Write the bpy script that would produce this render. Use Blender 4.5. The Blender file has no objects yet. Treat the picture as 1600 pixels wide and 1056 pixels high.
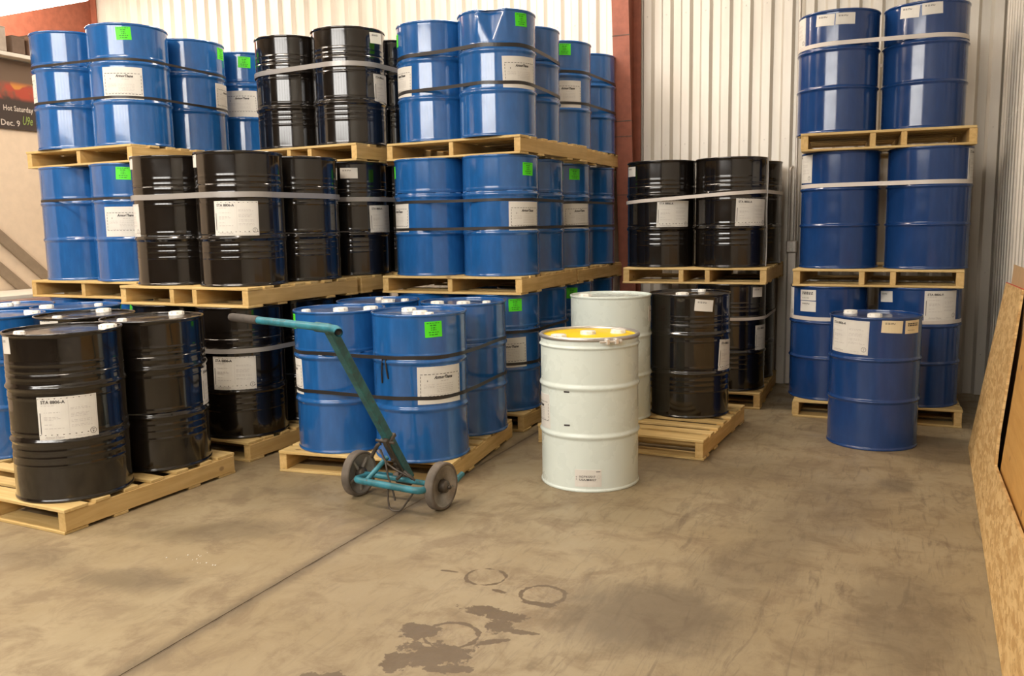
import bpy, bmesh, math, random
from mathutils import Vector, Matrix
random.seed(7)
PI = math.pi
scn = bpy.context.scene
COL = scn.collection

# ------------------------------------------------------------------ camera, world, lights, exposure
# world axes are the building's: +x along the back wall towards the corner, +y towards the back wall, z up
cam_d = bpy.data.cameras.new('camera'); cam = bpy.data.objects.new('camera', cam_d); COL.objects.link(cam)
TH, PITCH, ROLL = math.radians(24.5), 0.13151, -0.017436
Fv = Vector((-math.sin(TH)*math.cos(PITCH), math.cos(TH)*math.cos(PITCH), -math.sin(PITCH)))
Rv = Vector((math.cos(TH), math.sin(TH), 0))
Uv = Rv.cross(Fv)
c_, s_ = math.cos(ROLL), math.sin(ROLL)
R2, U2 = c_*Rv + s_*Uv, -s_*Rv + c_*Uv
m = Matrix.Identity(4)
for i in range(3):
    m[i][0], m[i][1], m[i][2] = R2[i], U2[i], -Fv[i]
m.translation = Vector((0, 0, 1.5151))
cam.matrix_world = m
cam_d.sensor_width = 36.0; cam_d.lens = 36*1331.9/1600; cam_d.clip_start = .05
scn.camera = cam

w = bpy.data.worlds.new('world'); scn.world = w; w.use_nodes = True
w.node_tree.nodes['Background'].inputs[0].default_value = (1, .9, .78, 1)
w.node_tree.nodes['Background'].inputs[1].default_value = .05

def area(name, loc, size, power, col=(1, .85, .70), rot=(0, 0, 0), sy=None):
    l = bpy.data.lights.new(name, 'AREA'); l.energy = power; l.color = col
    l.shape = 'RECTANGLE'; l.size = size; l.size_y = sy or size
    o = bpy.data.objects.new(name, l); o.location = loc; o.rotation_euler = rot; COL.objects.link(o); return o
# rows of high-bay lamps under the roof
for x, y, p in [(-8.8, 6.7, 210), (-5.2, 6.5, 105), (-2.9, 6.7, 150),
                (-7.5, 2.4, 230), (-3.9, 2.2, 190)]:
    area('high_bay_lamp', (x, y, 4.72), 2.4, p, sy=.35)
scn.view_settings.view_transform = 'Standard'; scn.view_settings.look = 'None'
scn.view_settings.gamma = 1; scn.view_settings.use_curve_mapping = False
scn.view_settings.exposure = -0.36

# ------------------------------------------------------------------ helpers
def tag(o, label=None, cat=None, group=None, kind=None):
    if label: o['label'] = label
    if cat: o['category'] = cat
    if group: o['group'] = group
    if kind: o['kind'] = kind
    return o
def empty(name, loc=(0, 0, 0), rz=0.0, parent=None):
    o = bpy.data.objects.new(name, None); o.location = loc; o.rotation_euler = (0, 0, rz)
    o.empty_display_size = .1; COL.objects.link(o)
    if parent: o.parent = parent
    return o
def link(name, me, parent=None, loc=(0, 0, 0), rot=(0, 0, 0)):
    o = bpy.data.objects.new(name, me); o.location = loc; o.rotation_euler = rot; COL.objects.link(o)
    if parent: o.parent = parent
    return o
def mesh(name, verts, faces, mats, smooth=False, fm=None):
    me = bpy.data.meshes.new(name); me.from_pydata(verts, [], faces)
    for mt in (mats if isinstance(mats, (list, tuple)) else [mats]): me.materials.append(mt)
    if smooth: me.polygons.foreach_set('use_smooth', [True]*len(me.polygons))
    if fm: me.polygons.foreach_set('material_index', fm)
    me.update(); return me
class MB:
    """collects boxes, tubes and lathes into one mesh"""
    def __init__(s): s.v = []; s.f = []; s.mi = []; s.sm = []
    def add(s, vs, fs, mi=0, sm=False):
        n = len(s.v); s.v += [tuple(v) for v in vs]
        for f in fs: s.f.append(tuple(i+n for i in f)); s.mi.append(mi); s.sm.append(sm)
    def box(s, a, b, mi=0, bev=0.0, mat=None):
        bm = bmesh.new(); bmesh.ops.create_cube(bm, size=1)
        c = [(a[i]+b[i])/2 for i in range(3)]; d = [abs(b[i]-a[i]) for i in range(3)]
        for v in bm.verts: v.co = Vector((v.co[i]*d[i]+c[i] for i in range(3)))
        if bev: bmesh.ops.bevel(bm, geom=bm.edges[:], offset=bev, segments=1, affect='EDGES')
        bm.verts.index_update()
        vs = [mat @ v.co if mat else v.co for v in bm.verts]
        s.add(vs, [[v.index for v in f.verts] for f in bm.faces], mi); bm.free()
    def tube(s, pts, r, n=10, mi=0, cap=True):
        pts = [Vector(p) for p in pts]; vs = []; fs = []
        up = None
        for i, p in enumerate(pts):
            t = (pts[min(i+1, len(pts)-1)]-pts[max(i-1, 0)]).normalized()
            if up is None: up = Vector((0, 0, 1)) if abs(t.z) < .9 else Vector((1, 0, 0))
            a = t.cross(up).normalized(); b = a.cross(t).normalized(); up = b
            rr = r[i] if isinstance(r, (list, tuple)) else r
            for k in range(n):
                an = 2*PI*k/n; vs.append(p+a*rr*math.cos(an)+b*rr*math.sin(an))
        for i in range(len(pts)-1):
            for k in range(n):
                fs.append((i*n+k, i*n+(k+1) % n, (i+1)*n+(k+1) % n, (i+1)*n+k))
        s.add(vs, fs, mi, True)
        if cap:
            q = (len(pts)-1)*n
            s.add(vs[:n], [tuple(range(n))], mi); s.add(vs[q:], [tuple(reversed(range(n)))], mi)
    def lathe(s, prof, n=48, mi=0, mat=None, close=True, sm=True):
        vs = []; fs = []
        for r, z in prof:
            for k in range(n):
                a = 2*PI*k/n; vs.append(Vector((r*math.cos(a), r*math.sin(a), z)))
        for i in range(len(prof)-1):
            for k in range(n):
                fs.append((i*n+k, i*n+(k+1) % n, (i+1)*n+(k+1) % n, (i+1)*n+k))
        if mat: vs = [mat @ v for v in vs]
        s.add(vs, fs, mi, sm)
    def build(s, name, mats, parent=None, loc=(0, 0, 0), rot=(0, 0, 0)):
        me = s.mesh(name, mats); return link(name, me, parent, loc, rot)
    def mesh(s, name, mats):
        me = mesh(name, s.v, s.f, mats, fm=s.mi); me.polygons.foreach_set('use_smooth', s.sm)
        return me
def arc(pts, steps=5, rad=.03):
    """round the corners of a polyline"""
    pts = [Vector(p) for p in pts]; out = [pts[0]]
    for i in range(1, len(pts)-1):
        a, b, c = pts[i-1], pts[i], pts[i+1]
        r = min(rad, (a-b).length/2.1, (c-b).length/2.1)
        p, q = b+(a-b).normalized()*r, b+(c-b).normalized()*r
        for k in range(steps+1):
            t = k/steps; out.append((1-t)**2*p+2*t*(1-t)*b+t*t*q)
    return out+[pts[-1]]

# ------------------------------------------------------------------ materials
class NT:
    def __init__(s, name):
        s.m = bpy.data.materials.new(name); s.m.use_nodes = True; s.t = s.m.node_tree
        s.b = s.t.nodes['Principled BSDF']
    def n(s, typ, **kw):
        nd = s.t.nodes.new(typ)
        for k, v in kw.items():
            if k.startswith('i_'):
                key = k[2:]; nd.inputs[int(key) if key.isdigit() else key].default_value = v
            else: setattr(nd, k, v)
        return nd
    def l(s, a, b): s.t.links.new(a, b); return b
    def math(s, op, a, b=None, c=None, clamp=False):
        nd = s.t.nodes.new('ShaderNodeMath'); nd.operation = op; nd.use_clamp = clamp
        for i, x in enumerate((a, b, c)):
            if x is None: continue
            if isinstance(x, (int, float)): nd.inputs[i].default_value = x
            else: s.l(x, nd.inputs[i])
        return nd.outputs[0]
    def mix(s, f, a, b, mode='MIX'):
        nd = s.t.nodes.new('ShaderNodeMix'); nd.data_type = 'RGBA'; nd.blend_type = mode
        for sock, x in ((nd.inputs[0], f), (nd.inputs[6], a), (nd.inputs[7], b)):
            if isinstance(x, (int, float)): sock.default_value = x
            elif isinstance(x, tuple): sock.default_value = (*x, 1)[:4]
            else: s.l(x, sock)
        return nd.outputs[2]
    def ramp(s, f, *stops):
        nd = s.t.nodes.new('ShaderNodeMapRange'); nd.interpolation_type = 'SMOOTHSTEP'
        s.l(f, nd.inputs[0]); nd.inputs[1].default_value, nd.inputs[2].default_value = stops[:2]
        if len(stops) > 2: nd.inputs[3].default_value, nd.inputs[4].default_value = stops[2:]
        return nd.outputs[0]
    def vec(s, src, scale, rz=0.0):
        nd = s.t.nodes.new('ShaderNodeMapping'); nd.inputs['Scale'].default_value = scale
        nd.inputs['Rotation'].default_value = (0, 0, rz); s.l(src, nd.inputs[0]); return nd.outputs[0]
    def noise(s, v, scale, detail=3, rough=.55, dist=0.0):
        nd = s.t.nodes.new('ShaderNodeTexNoise'); nd.inputs['Scale'].default_value = scale
        nd.inputs['Detail'].default_value = detail; nd.inputs['Roughness'].default_value = rough
        nd.inputs['Distortion'].default_value = dist
        if v is not None: s.l(v, nd.inputs['Vector'])
        return nd.outputs[0]
    def bump(s, h, strength, dist=.01):
        nd = s.t.nodes.new('ShaderNodeBump'); nd.inputs['Strength'].default_value = strength
        nd.inputs['Distance'].default_value = dist; s.l(h, nd.inputs['Height']); s.l(nd.outputs[0], s.b.inputs['Normal'])
    def set(s, **kw):
        for k, v in kw.items():
            k = k.replace('_', ' '); i = s.b.inputs[k]
            if isinstance(v, tuple): i.default_value = (*v, 1)[:4]
            elif isinstance(v, (int, float)): i.default_value = v
            else: s.l(v, i)
        return s.m
def simple(name, col, rough=.5, metal=0.0, spec=.5, coat=0.0, var=.0, bump=0.0, bs=40):
    t = NT(name); geo = t.n('ShaderNodeTexCoord').outputs['Object']
    if var:
        nz = t.noise(geo, 14, 4)
        t.set(Base_Color=t.mix(t.ramp(nz, .3, .7), tuple(c*(1-var) for c in col), tuple(min(1, c*(1+var)) for c in col)))
    else: t.set(Base_Color=col)
    if bump: t.bump(t.noise(geo, bs, 3), bump)
    return t.set(Roughness=rough, Metallic=metal, Specular_IOR_Level=spec, Coat_Weight=coat, Coat_Roughness=.08)
def paint(name, col, rough, wob, spec=.5, vary=1.22, coat=.6):
    t = NT(name); geo = t.n('ShaderNodeTexCoord').outputs['Object']
    scuff = t.noise(t.vec(geo, (9, 9, 2.5)), 3, 5, .6)
    t.set(Base_Color=t.mix(t.ramp(scuff, .35, .75), col, tuple(min(1, c*vary+.001) for c in col)))
    t.set(Roughness=t.ramp(t.noise(geo, 7, 4), .3, .8, rough*.8, rough*1.5), Specular_IOR_Level=spec, Coat_Weight=coat, Coat_Roughness=.05)
    t.bump(t.noise(t.vec(geo, (1, 1, .35)), 5, 1), wob, .02)
    return t.m
BLUE = paint('blue_drum_paint', (.012, .094, .300), .16, .05, .55)
NAVY = paint('navy_drum_paint', (.008, .041, .155), .17, .05, .5, 1.15, .3)
BLACK = paint('black_drum_paint', (.0065, .0048, .0036), .14, .06, .5)
WHITE = paint('white_drum_paint', (.64, .71, .665), .28, .015, .45, 1.0, .2)
YELLOW = simple('yellow_lid_paint', (.95, .68, .003), .38, spec=.3, var=.03)
PLASTIC = simple('white_cap_plastic', (.82, .80, .74), .4)
GALV = simple('galvanised_ring', (.55, .53, .51), .34, .75, var=.08)
PAPER = simple('label_paper', (.68, .66, .61), .55, var=.03)
CREAM = simple('cream_paper', (.72, .62, .42), .6, var=.03)
INK = simple('label_ink', (.035, .03, .03), .6)
GREY = simple('label_grey_print', (.50, .47, .44), .6)
GREEN = simple('fluorescent_green_paper', (.08, .74, .012), .5)
DGREEN = simple('green_label_ink', (.02, .22, .008), .6)
BSTRAP = simple('black_strap_plastic', (.022, .019, .017), .38)
GSTRAP = simple('grey_strap_tape', (.36, .345, .33), .32, .25)
WSTRAP = simple('pale_strap_plastic', (.62, .57, .52), .4)
RUBBER = simple('wheel_rubber', (.135, .112, .09), .75, var=.25)
CASTING = simple('cast_wheel_metal', (.27, .245, .215), .5, .3, var=.3)
STEEL = simple('dirty_dark_steel', (.085, .07, .055), .5, .5, var=.4)
BRIGHT = simple('bright_bolt_steel', (.78, .75, .70), .32, .6)
GRIP = simple('worn_rubber_grip', (.06, .052, .046), .7, var=.3)
PRIMER = simple('red_primer', (.250, .075, .042), .55, var=.12, bump=.05)
DRY = simple('beige_plaster', (.74, .60, .45), .8, var=.03)
DARKW = simple('brown_wall_lining', (.16, .125, .095), .8, var=.06)
ROOFM = simple('white_roof_lining', (.72, .68, .60), .8, var=.03)
CONDUIT = simple('conduit_metal', (.50, .46, .41), .4, .6, var=.06)
SHADOWB = simple('dark_backing_and_shade', (.05, .04, .03), .9)
DIRT = simple('packed_joint_dirt', (.125, .092, .058), .9, var=.3)
RED = simple('red_edge_paint', (.55, .06, .03), .6)
def truck_paint():
    t = NT('worn_teal_paint'); g = t.n('ShaderNodeTexCoord').outputs['Object']
    a = t.noise(g, 9, 5, .65); b = t.noise(g, 34, 5, .7)
    c = t.mix(t.ramp(a, .35, .7), (.018, .115, .135), (.035, .23, .31))
    c = t.mix(t.ramp(b, .60, .70), c, (.10, .055, .03))
    t.bump(b, .1); return t.set(Base_Color=c, Roughness=.42)
TEAL = truck_paint()
def teal_dark():
    t = NT('worn_dark_teal_paint'); g = t.n('ShaderNodeTexCoord').outputs['Object']
    a = t.noise(g, 12, 5, .65); b = t.noise(g, 40, 5, .7)
    c = t.mix(t.ramp(a, .35, .7), (.018, .080, .084), (.028, .165, .175))
    c = t.mix(t.ramp(b, .60, .72), c, (.085, .05, .03))
    t.bump(b, .1); return t.set(Base_Color=c, Roughness=.45)
TEALD = teal_dark()
def wood(name, lo, hi, axis, rough=.65):
    """pine: streaks along the board, a few knots, a tone of its own for each board"""
    t = NT(name); g = t.n('ShaderNodeTexCoord').outputs['Object']
    oi = t.n('ShaderNodeObjectInfo'); rnd = oi.outputs['Random']
    off = t.n('ShaderNodeCombineXYZ'); t.l(t.math('MULTIPLY', rnd, 37.0), off.inputs[0]); t.l(t.math('MULTIPLY', rnd, 91.0), off.inputs[2])
    va = t.n('ShaderNodeVectorMath', operation='ADD'); t.l(g, va.inputs[0]); t.l(off.outputs[0], va.inputs[1])
    v = va.outputs[0]
    sc = (2.2, 30, 30) if axis == 0 else (30, 2.2, 30)
    gr = t.noise(t.vec(v, sc), 1.0, 5, .6, .6)
    bl = t.noise(v, 5, 2)
    c = t.mix(t.ramp(gr, .3, .72), lo, hi)
    c = t.mix(t.math('MULTIPLY', t.ramp(bl, .45, .8), .35), c, tuple(x*.72 for x in lo))
    vo = t.n('ShaderNodeTexVoronoi', i_Scale=5.5); t.l(t.vec(v, (.7, 1, 1) if axis == 0 else (1, .7, 1)), vo.inputs['Vector'])
    kn = t.ramp(vo.outputs['Distance'], .05, .10, 1, 0)
    c = t.mix(t.math('MULTIPLY', kn, .75), c, (.13, .06, .022))
    c = t.mix(t.math('MULTIPLY', t.ramp(rnd, 0, 1), .38), c, tuple(x*.62 for x in hi))
    t.bump(gr, .25, .004)
    return t.set(Base_Color=c, Roughness=rough)
WX = wood('pine_boards', (.57, .38, .130), (.75, .55, .245), 0)
WY = wood('pine_stringers', (.55, .35, .115), (.71, .49, .205), 1)
def osb():
    t = NT('strand_board'); g = t.n('ShaderNodeTexCoord').outputs['Object']
    acc = None
    for i, rz in enumerate((.3, 1.2, 2.2)):
        vo = t.n('ShaderNodeTexVoronoi', i_Scale=7.0, i_Randomness=1.0)
        t.l(t.vec(g, (1.0, 1.0, 1.0), 0), vo.inputs['Vector'])
        mp = vo.inputs['Vector'].links[0].from_node; mp.inputs['Rotation'].default_value = (rz, 0, 0)
        mp.inputs['Scale'].default_value = (1, 1.9, 6.0)
        s = t.n('ShaderNodeSeparateColor'); t.l(vo.outputs['Color'], s.inputs[0])
        acc = s.outputs[i] if acc is None else t.math('ADD', acc, s.outputs[i])
    f = t.math('DIVIDE', acc, 3.0)
    c = t.mix(t.ramp(f, .25, .75), (.48, .29, .105), (.68, .47, .21))
    fl = t.noise(t.vec(g, (1, 14, 14)), 2.6, 4, .7, 1.5)
    c = t.mix(t.math('MULTIPLY', t.ramp(fl, .57, .68), .7), c, (.22, .11, .04))
    t.bump(f, .2, .004)
    return t.set(Base_Color=c, Roughness=.6)
OSB = osb()
PLY = wood('orange_plywood', (.55, .28, .065), (.64, .36, .10), 1, .5)
HARD = simple('tan_hardboard', (.50, .33, .17), .55, var=.06)
def cladding():
    t = NT('ribbed_steel_cladding'); g = t.n('ShaderNodeNewGeometry').outputs['Position']
    d = t.noise(t.vec(g, (3, 3, .5)), 2, 4)
    c = t.mix(t.ramp(d, .35, .75), (.66, .62, .55), (.58, .54, .47))
    t.bump(t.noise(g, 60, 2), .03, .002)
    return t.set(Base_Color=c, Roughness=.38, Metallic=.15, Specular_IOR_Level=.5)
CLAD = cladding()

def floor_mat():
    t = NT('stained_concrete'); g = t.n('ShaderNodeNewGeometry').outputs['Position']
    sx = t.n('ShaderNodeSeparateXYZ'); t.l(g, sx.inputs[0]); X, Y = sx.outputs[0], sx.outputs[1]
    big = t.noise(g, .9, 4, .6, .4); mid = t.noise(g, 4.5, 6, .65, .5); fine = t.noise(g, 38, 4, .65)
    st = t.noise(t.vec(g, (15, 2.6, 1), .25), 1.0, 5, .65, 1.4)
    st2 = t.noise(t.vec(g, (34, 3.4, 1), -.35), 1.0, 5, .65, 1.0)
    c = t.mix(t.ramp(big, .35, .68), (.272, .210, .120), (.318, .258, .160))
    c = t.mix(t.math('MULTIPLY', t.ramp(mid, .46, .68), .7), c, (.178, .128, .073))
    mm = t.noise(t.vec(g, (1.6, 1, 1), .4), 2.1, 7, .72, .8)
    c = t.mix(t.math('MULTIPLY', t.ramp(mm, .50, .64), .55), c, (.185, .135, .080))
    c = t.mix(t.math('MULTIPLY', t.ramp(fine, .55, .8), .3), c, (.38, .315, .225))
    side = t.ramp(X, -2.6, -.3, .25, 1.0)
    sc = t.math('MULTIPLY', t.ramp(st, .52, .70), side)
    c = t.mix(t.math('MULTIPLY', sc, .60), c, (.120, .086, .052))
    c = t.mix(t.math('MULTIPLY', t.math('MULTIPLY', t.ramp(st2, .55, .7), side), .4), c, (.135, .10, .063))
    wob = t.noise(g, 5, 5, .7); wob2 = t.noise(g, 16, 4, .65)
    patch = t.math('ADD', t.math('MULTIPLY', wob, .45), t.math('MULTIPLY', st, .55))
    # soft dark patches, dirt smears plus corner darkness put into the colour: centre, radii, turn, amount
    def ell(cx, cy, rx, ry, rz, edge0, edge1, wamp, nz):
        dx = t.math('SUBTRACT', X, cx); dy = t.math('SUBTRACT', Y, cy); a, b = math.cos(rz), math.sin(rz)
        u = t.math('DIVIDE', t.math('ADD', t.math('MULTIPLY', dx, a), t.math('MULTIPLY', dy, b)), rx)
        v = t.math('DIVIDE', t.math('SUBTRACT', t.math('MULTIPLY', dy, a), t.math('MULTIPLY', dx, b)), ry)
        r = t.math('SQRT', t.math('ADD', t.math('MULTIPLY', u, u), t.math('MULTIPLY', v, v)))
        r = t.math('ADD', r, t.math('MULTIPLY', t.math('SUBTRACT', nz, .5), wamp))
        return r, t.ramp(r, edge0, edge1, 1, 0)
    acc = None
    for cx, cy, rx, ry, rz, k in [(-.83, 3.08, .40, .34, .6, .95), (-.55, 3.75, .22, .6, -.3, .5), (.03, 5.22, .11, .16, 0, .8),
                                  (-3.02, 2.56, .30, .13, .25, .75), (-3.05, 3.2, .40, .16, .5, .55), (.08, 3.4, .22, .55, 0, .6),
                                  (.28, 6.2, .22, .6, 0, .5), (-2.42, 3.70, .40, .22, .2, .45), (-.35, 4.55, .3, .75, -.2, .45),
                                  (-1.0, 5.3, .7, .4, .2, .35), (-3.7, 2.55, .35, .15, .1, .4)]:
        _, mk = ell(cx, cy, rx, ry, rz, .45, 1.25, 1.9, patch)
        mk = t.math('MULTIPLY', mk, k); acc = mk if acc is None else t.math('MAXIMUM', acc, mk)
    c = t.mix(t.math('MULTIPLY', acc, .75), c, (.105, .077, .047))
    # damp marks: two drum-bottom rings, and a spill with a third ring in it
    wet = None
    for cx, cy, r0, hw in [(-1.590, 3.172, .088, .0050), (-1.289, 3.093, .090, .0075), (-1.475, 2.640, .10, .009)]:
        dx = t.math('SUBTRACT', X, cx); dy = t.math('SUBTRACT', Y, cy)
        r = t.math('SQRT', t.math('ADD', t.math('MULTIPLY', dx, dx), t.math('MULTIPLY', dy, dy)))
        q = t.math('ABSOLUTE', t.math('SUBTRACT', t.math('ADD', r, t.math('MULTIPLY', t.math('SUBTRACT', wob, .5), .035)), r0))
        q = t.math('ADD', q, t.math('MULTIPLY', t.math('SUBTRACT', wob2, .5), .045))
        mk = t.ramp(q, hw*.8, hw*1.25, 1, 0); wet = mk if wet is None else t.math('MAXIMUM', wet, mk)
    for cx, cy, rx, ry, rz in [(-1.40, 2.87, .155, .05, -.05), (-1.345, 2.775, .055, .06, 0), (-1.46, 2.49, .14, .10, .4), (-1.565, 2.40, .06, .08, 0),
                               (-1.60, 2.62, .09, .06, .3), (-1.235, 2.76, .05, .02, .2), (-1.27, 3.01, .085, .022, .1), (-1.475, 3.06, .038, .014, -.2),
                               (-1.755, 3.165, .05, .010, .1), (-1.30, 2.66, .06, .02, .6), (-1.72, 2.2, .12, .05, .3), (-1.37, 2.42, .10, .03, .3)]:
        _, mk = ell(cx, cy, rx, ry, rz, .86, .98, 2.3, wob2); wet = t.math('MAXIMUM', wet, mk)
    c = t.mix(t.math('MULTIPLY', wet, .9), c, (.110, .075, .040))
    # scuffed line of dirt along the saw cut
    jd = t.math('ABSOLUTE', t.math('SUBTRACT', X, -2.39))
    jm = t.math('MULTIPLY', t.ramp(t.math('ADD', jd, t.math('MULTIPLY', wob, .03)), .010, .09, 1, 0), .75)
    c = t.mix(jm, c, (.105, .078, .048))
    t.bump(t.math('ADD', mid, t.math('MULTIPLY', fine, .5)), .22, .006)
    rg = t.math('SUBTRACT', t.ramp(mid, .3, .7, .42, .62), t.math('MULTIPLY', wet, .12))
    return t.set(Base_Color=c, Roughness=rg, Specular_IOR_Level=.45)
FLOOR = floor_mat()
def emit(name, col, k):
    t = NT(name); return t.set(Base_Color=(.8, .8, .8), Emission_Color=col, Emission_Strength=k)
DAYL = emit('daylit_translucent_panel', (1, .97, .92), 15.0)
LAMP = emit('lit_lamp_tube', (1, .95, .85), 14.0)

# ------------------------------------------------------------------ setting
YB, XR, XL, YF, ZC = 8.25, .75, -13.0, -2.5, 4.95
fl = tag(empty('floor'), kind='structure')
mb = MB(); mb.box((XL, YF, -.2), (-2.397, YB+.1, 0)); mb.build('floor_slab', FLOOR, fl)
mb = MB(); mb.box((-2.384, YF, -.2), (XR+.1, YB+.1, 0)); mb.build('floor_slab', FLOOR, fl)
mb = MB(); mb.box((-2.398, YF, -.19), (-2.383, YB+.1, -.0022)); mb.build('saw_cut', DIRT, fl)

def rib_panel(length, z1, ribs, pitch=.183, dep=.041):
    """one sheet of ribbed cladding in its own frame: x along the wall, ribs towards -y"""
    pts = []
    for k in range(ribs):
        x = k*pitch
        pts += [(x, 0), (x+.058, 0), (x+.082, -dep), (x+.152, -dep), (x+.176, 0)]
    pts.append((ribs*pitch+.012, 0))
    v = [(x, y, z) for z in (0, z1) for x, y in pts]; n = len(pts)
    f = [(i, i+1, n+i+1, n+i) for i in range(n-1)]
    return v, f
def clad_wall(name, p0, ang, length, z1):
    root = tag(empty(name, p0, ang), kind='structure')
    v, f = rib_panel(0, z1, 5); me = mesh('wall_panel', v, f, CLAD)
    k = 0; wd = 5*.183
    while k*wd < length:
        link('wall_panel', me, root, (k*wd, -.0012*(k % 2), 0)); k += 1
    mb = MB()
    for k in range(int(length/.183)):
        for z in (.35, 1.05, 2.25, 3.45):
            x = k*.183+.115
            mb.box((x-.005, -.046, z-.005), (x+.005, -.040, z+.005))
    o = mb.build('screw_heads', CONDUIT, root); o['kind'] = 'stuff'
    mb = MB(); mb.box((-.05, .002, 0), (length+.05, .06, z1)); mb.build('backing_sheet', SHADOWB, root)
    return root
clad_wall('wall_back', (XL, YB, 0), 0, XR-XL, ZC)
clad_wall('wall_right', (XR, YB, 0), -PI/2, YB-YF, ZC)
mb = MB(); mb.box((XR-.035, YB-.035, 0), (XR-.002, YB-.002, ZC)); tag(mb.build('trim_1', CLAD), kind='structure')
mb = MB(); mb.box((XL, YF, ZC), (XR+.1, YB+.1, ZC+.1)); tag(mb.build('ceiling', ROOFM), kind='structure')
# wall behind the camera: plain lining with a band of daylit translucent panels
mb = MB(); mb.box((XL, YF-.1, 0), (XR+.1, YF, ZC)); tag(mb.build('wall_front', DARKW), kind='structure')
mb = MB(); mb.box((XL-.1, YF, 0), (XL, YB, ZC)); tag(mb.build('wall_far_side', DRY), kind='structure')
wn = tag(empty('window_1', (0, YF+.02, 0)), kind='structure')
def panel_band(root, x0, n, pw=1.22, z0=2.95, z1=4.88):
    for k in range(n):
        mb = MB(); mb.box((x0+k*pw+.04, 0, z0+.03), (x0+(k+1)*pw-.04, .02, z1-.03)); mb.build('pane', DAYL, root)
    for k in range(n+1):
        mb = MB(); mb.box((x0+k*pw-.04, 0, z0), (x0+k*pw+.04, .05, z1)); mb.build('mullion', PRIMER, root)
panel_band(wn, -6.3, 5)
# beige office partition
mb = MB(); mb.box((-7.62, 2.2, 0), (-7.5, 7.4, 3.10)); tag(mb.build('wall_left', DRY), kind='structure')

def frame_column(name, x, prof, fw=.16):
    """tapered red steel I-column against the back wall: prof lists (z, depth)"""
    root = tag(empty(name, (x, YB-.042, 0)), kind='structure')
    v = []; f = []
    for z, d in prof: v += [(-.006, 0, z), (-.006, -d, z), (.006, 0, z), (.006, -d, z)]
    for i in range(len(prof)-1):
        a, b = 4*i, 4*i+4
        f += [(a, b, b+1, a+1), (a+2, a+3, b+3, b+2)]
    link('web', mesh('web', v, f, PRIMER), root)
    for nm, off in (('inner_flange', 1), ('outer_flange', 0)):
        v = []; f = []
        for z, d in prof:
            y = -d*off
            v += [(-fw/2, y, z), (fw/2, y, z), (fw/2, y-.014, z), (-fw/2, y-.014, z)]
        for i in range(len(prof)-1):
            a, b = 4*i, 4*i+4
            for k in range(4): f.append((a+k, a+(k+1) % 4, b+(k+1) % 4, b+k))
        link(nm, mesh(nm, v, f, PRIMER), root)
    return root
tc = frame_column('trim_2', -2.41, [(0, .10), (.9, .17), (2.3, .30), (3.9, .45), (4.95, .55)])
mb = MB()
for z in (1.78, 2.32, 2.46, 3.22): mb.box((-.082, -.30-.094*(z-2.3)-.0165, z), (.082, -.30-.094*(z-2.3)-.010, z+.006))
mb.build('weld_seam', STEEL, tc)
frame_column('trim_3', -9.62, [(0, .3), (2.6, .55), (3.3, .95), (3.7, 1.6), (4.1, 2.2), (4.95, 3.2)], .2)

# ------------------------------------------------------------------ drums
def hump(z, a, hw, r0, n=7):
    return [(r0, z-hw-.005)]+[(r0+a*(.5+.5*math.cos(PI*(2*k/(n-1)-1))), z-hw+2*hw*k/(n-1)) for k in range(n)]+[(r0, z+hw+.005)]
RB, RR, H = .2862, .2915, .88
def drum_prof(beads, hoops=((.598, .0095, .021), (.318, .0095, .021)), top=True):
    items = sorted([(z, a, hw) for z, a, hw in hoops]+beads)
    p = [(0, .014), (.268, .014), (.275, .002), (.279, 0), (RR-.002, 0), (RR, .003), (RR, .011), (RR-.002, .014), (RB+.0005, .017), (RB, .021), (RB, .030)]
    for z, a, hw in items: p += hump(z, a, hw, RB)
    p += [(RB, .850), (RB, .859), (RB+.0005, .863), (RR-.002, .866), (RR, .869), (RR, .877), (RR-.002, .88), (.2835, .88), (.2825, .877), (.2815, .866)]
    return p
def lathe_mesh(name, prof, mat, n=64):
    mb = MB(); mb.lathe(prof, n); return mb.mesh(name, mat)
BEADS_BLACK = [(z, .0017, .012) for z in (.722, .686, .652)]+[(.548, .0017, .012), (.360, .0017, .012)]+[(z, .0017, .012) for z in (.270, .232, .190)]
SHELL = {'blue': lathe_mesh('shell', drum_prof([(.640, .0022, .012)]), BLUE),
         'navy': lathe_mesh('shell', drum_prof([], ((.600, .0105, .016), (.325, .0105, .016))), NAVY),
         'black': lathe_mesh('shell', drum_prof(BEADS_BLACK), BLACK),
         'white': lathe_mesh('shell', drum_prof([]), WHITE)}
HEADP = [(.2818, .866), (.272, .8645), (.262, .868), (.10, .8685), (.09, .8675), (0, .8675)]
MATS = {'blue': BLUE, 'navy': NAVY, 'black': BLACK, 'white': WHITE}
HEADM = {'blue': paint('blue_lid_paint', (.020, .085, .24), .36, .03), 'navy': paint('navy_lid_paint', (.02, .045, .13), .36, .03),
         'black': paint('black_lid_paint', (.022, .018, .015), .40, .03), 'white': WHITE}  # lid colours greyed against the shells: ceiling reflection put into the colour
HEAD = {k: lathe_mesh('head', HEADP, HEADM[k]) for k in MATS}
def cap_mesh(r, h):
    mb = MB(); mb.lathe([(r*1.08, 0), (r*1.08, h*.35), (r, h*.45), (r*.96, h*.85), (r*.86, h), (0, h)], 20)
    for k in range(8):
        a = 2*PI*k/8; mb.box((r*.9, -r*.10, h*.35), (r*1.06, r*.10, h*.9), 0, 0, Matrix.Rotation(a, 4, 'Z'))
    return mb.mesh('bung_cap', PLASTIC)
CAPS = {1: cap_mesh(.043, .024), 0: cap_mesh(.026, .019)}

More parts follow.
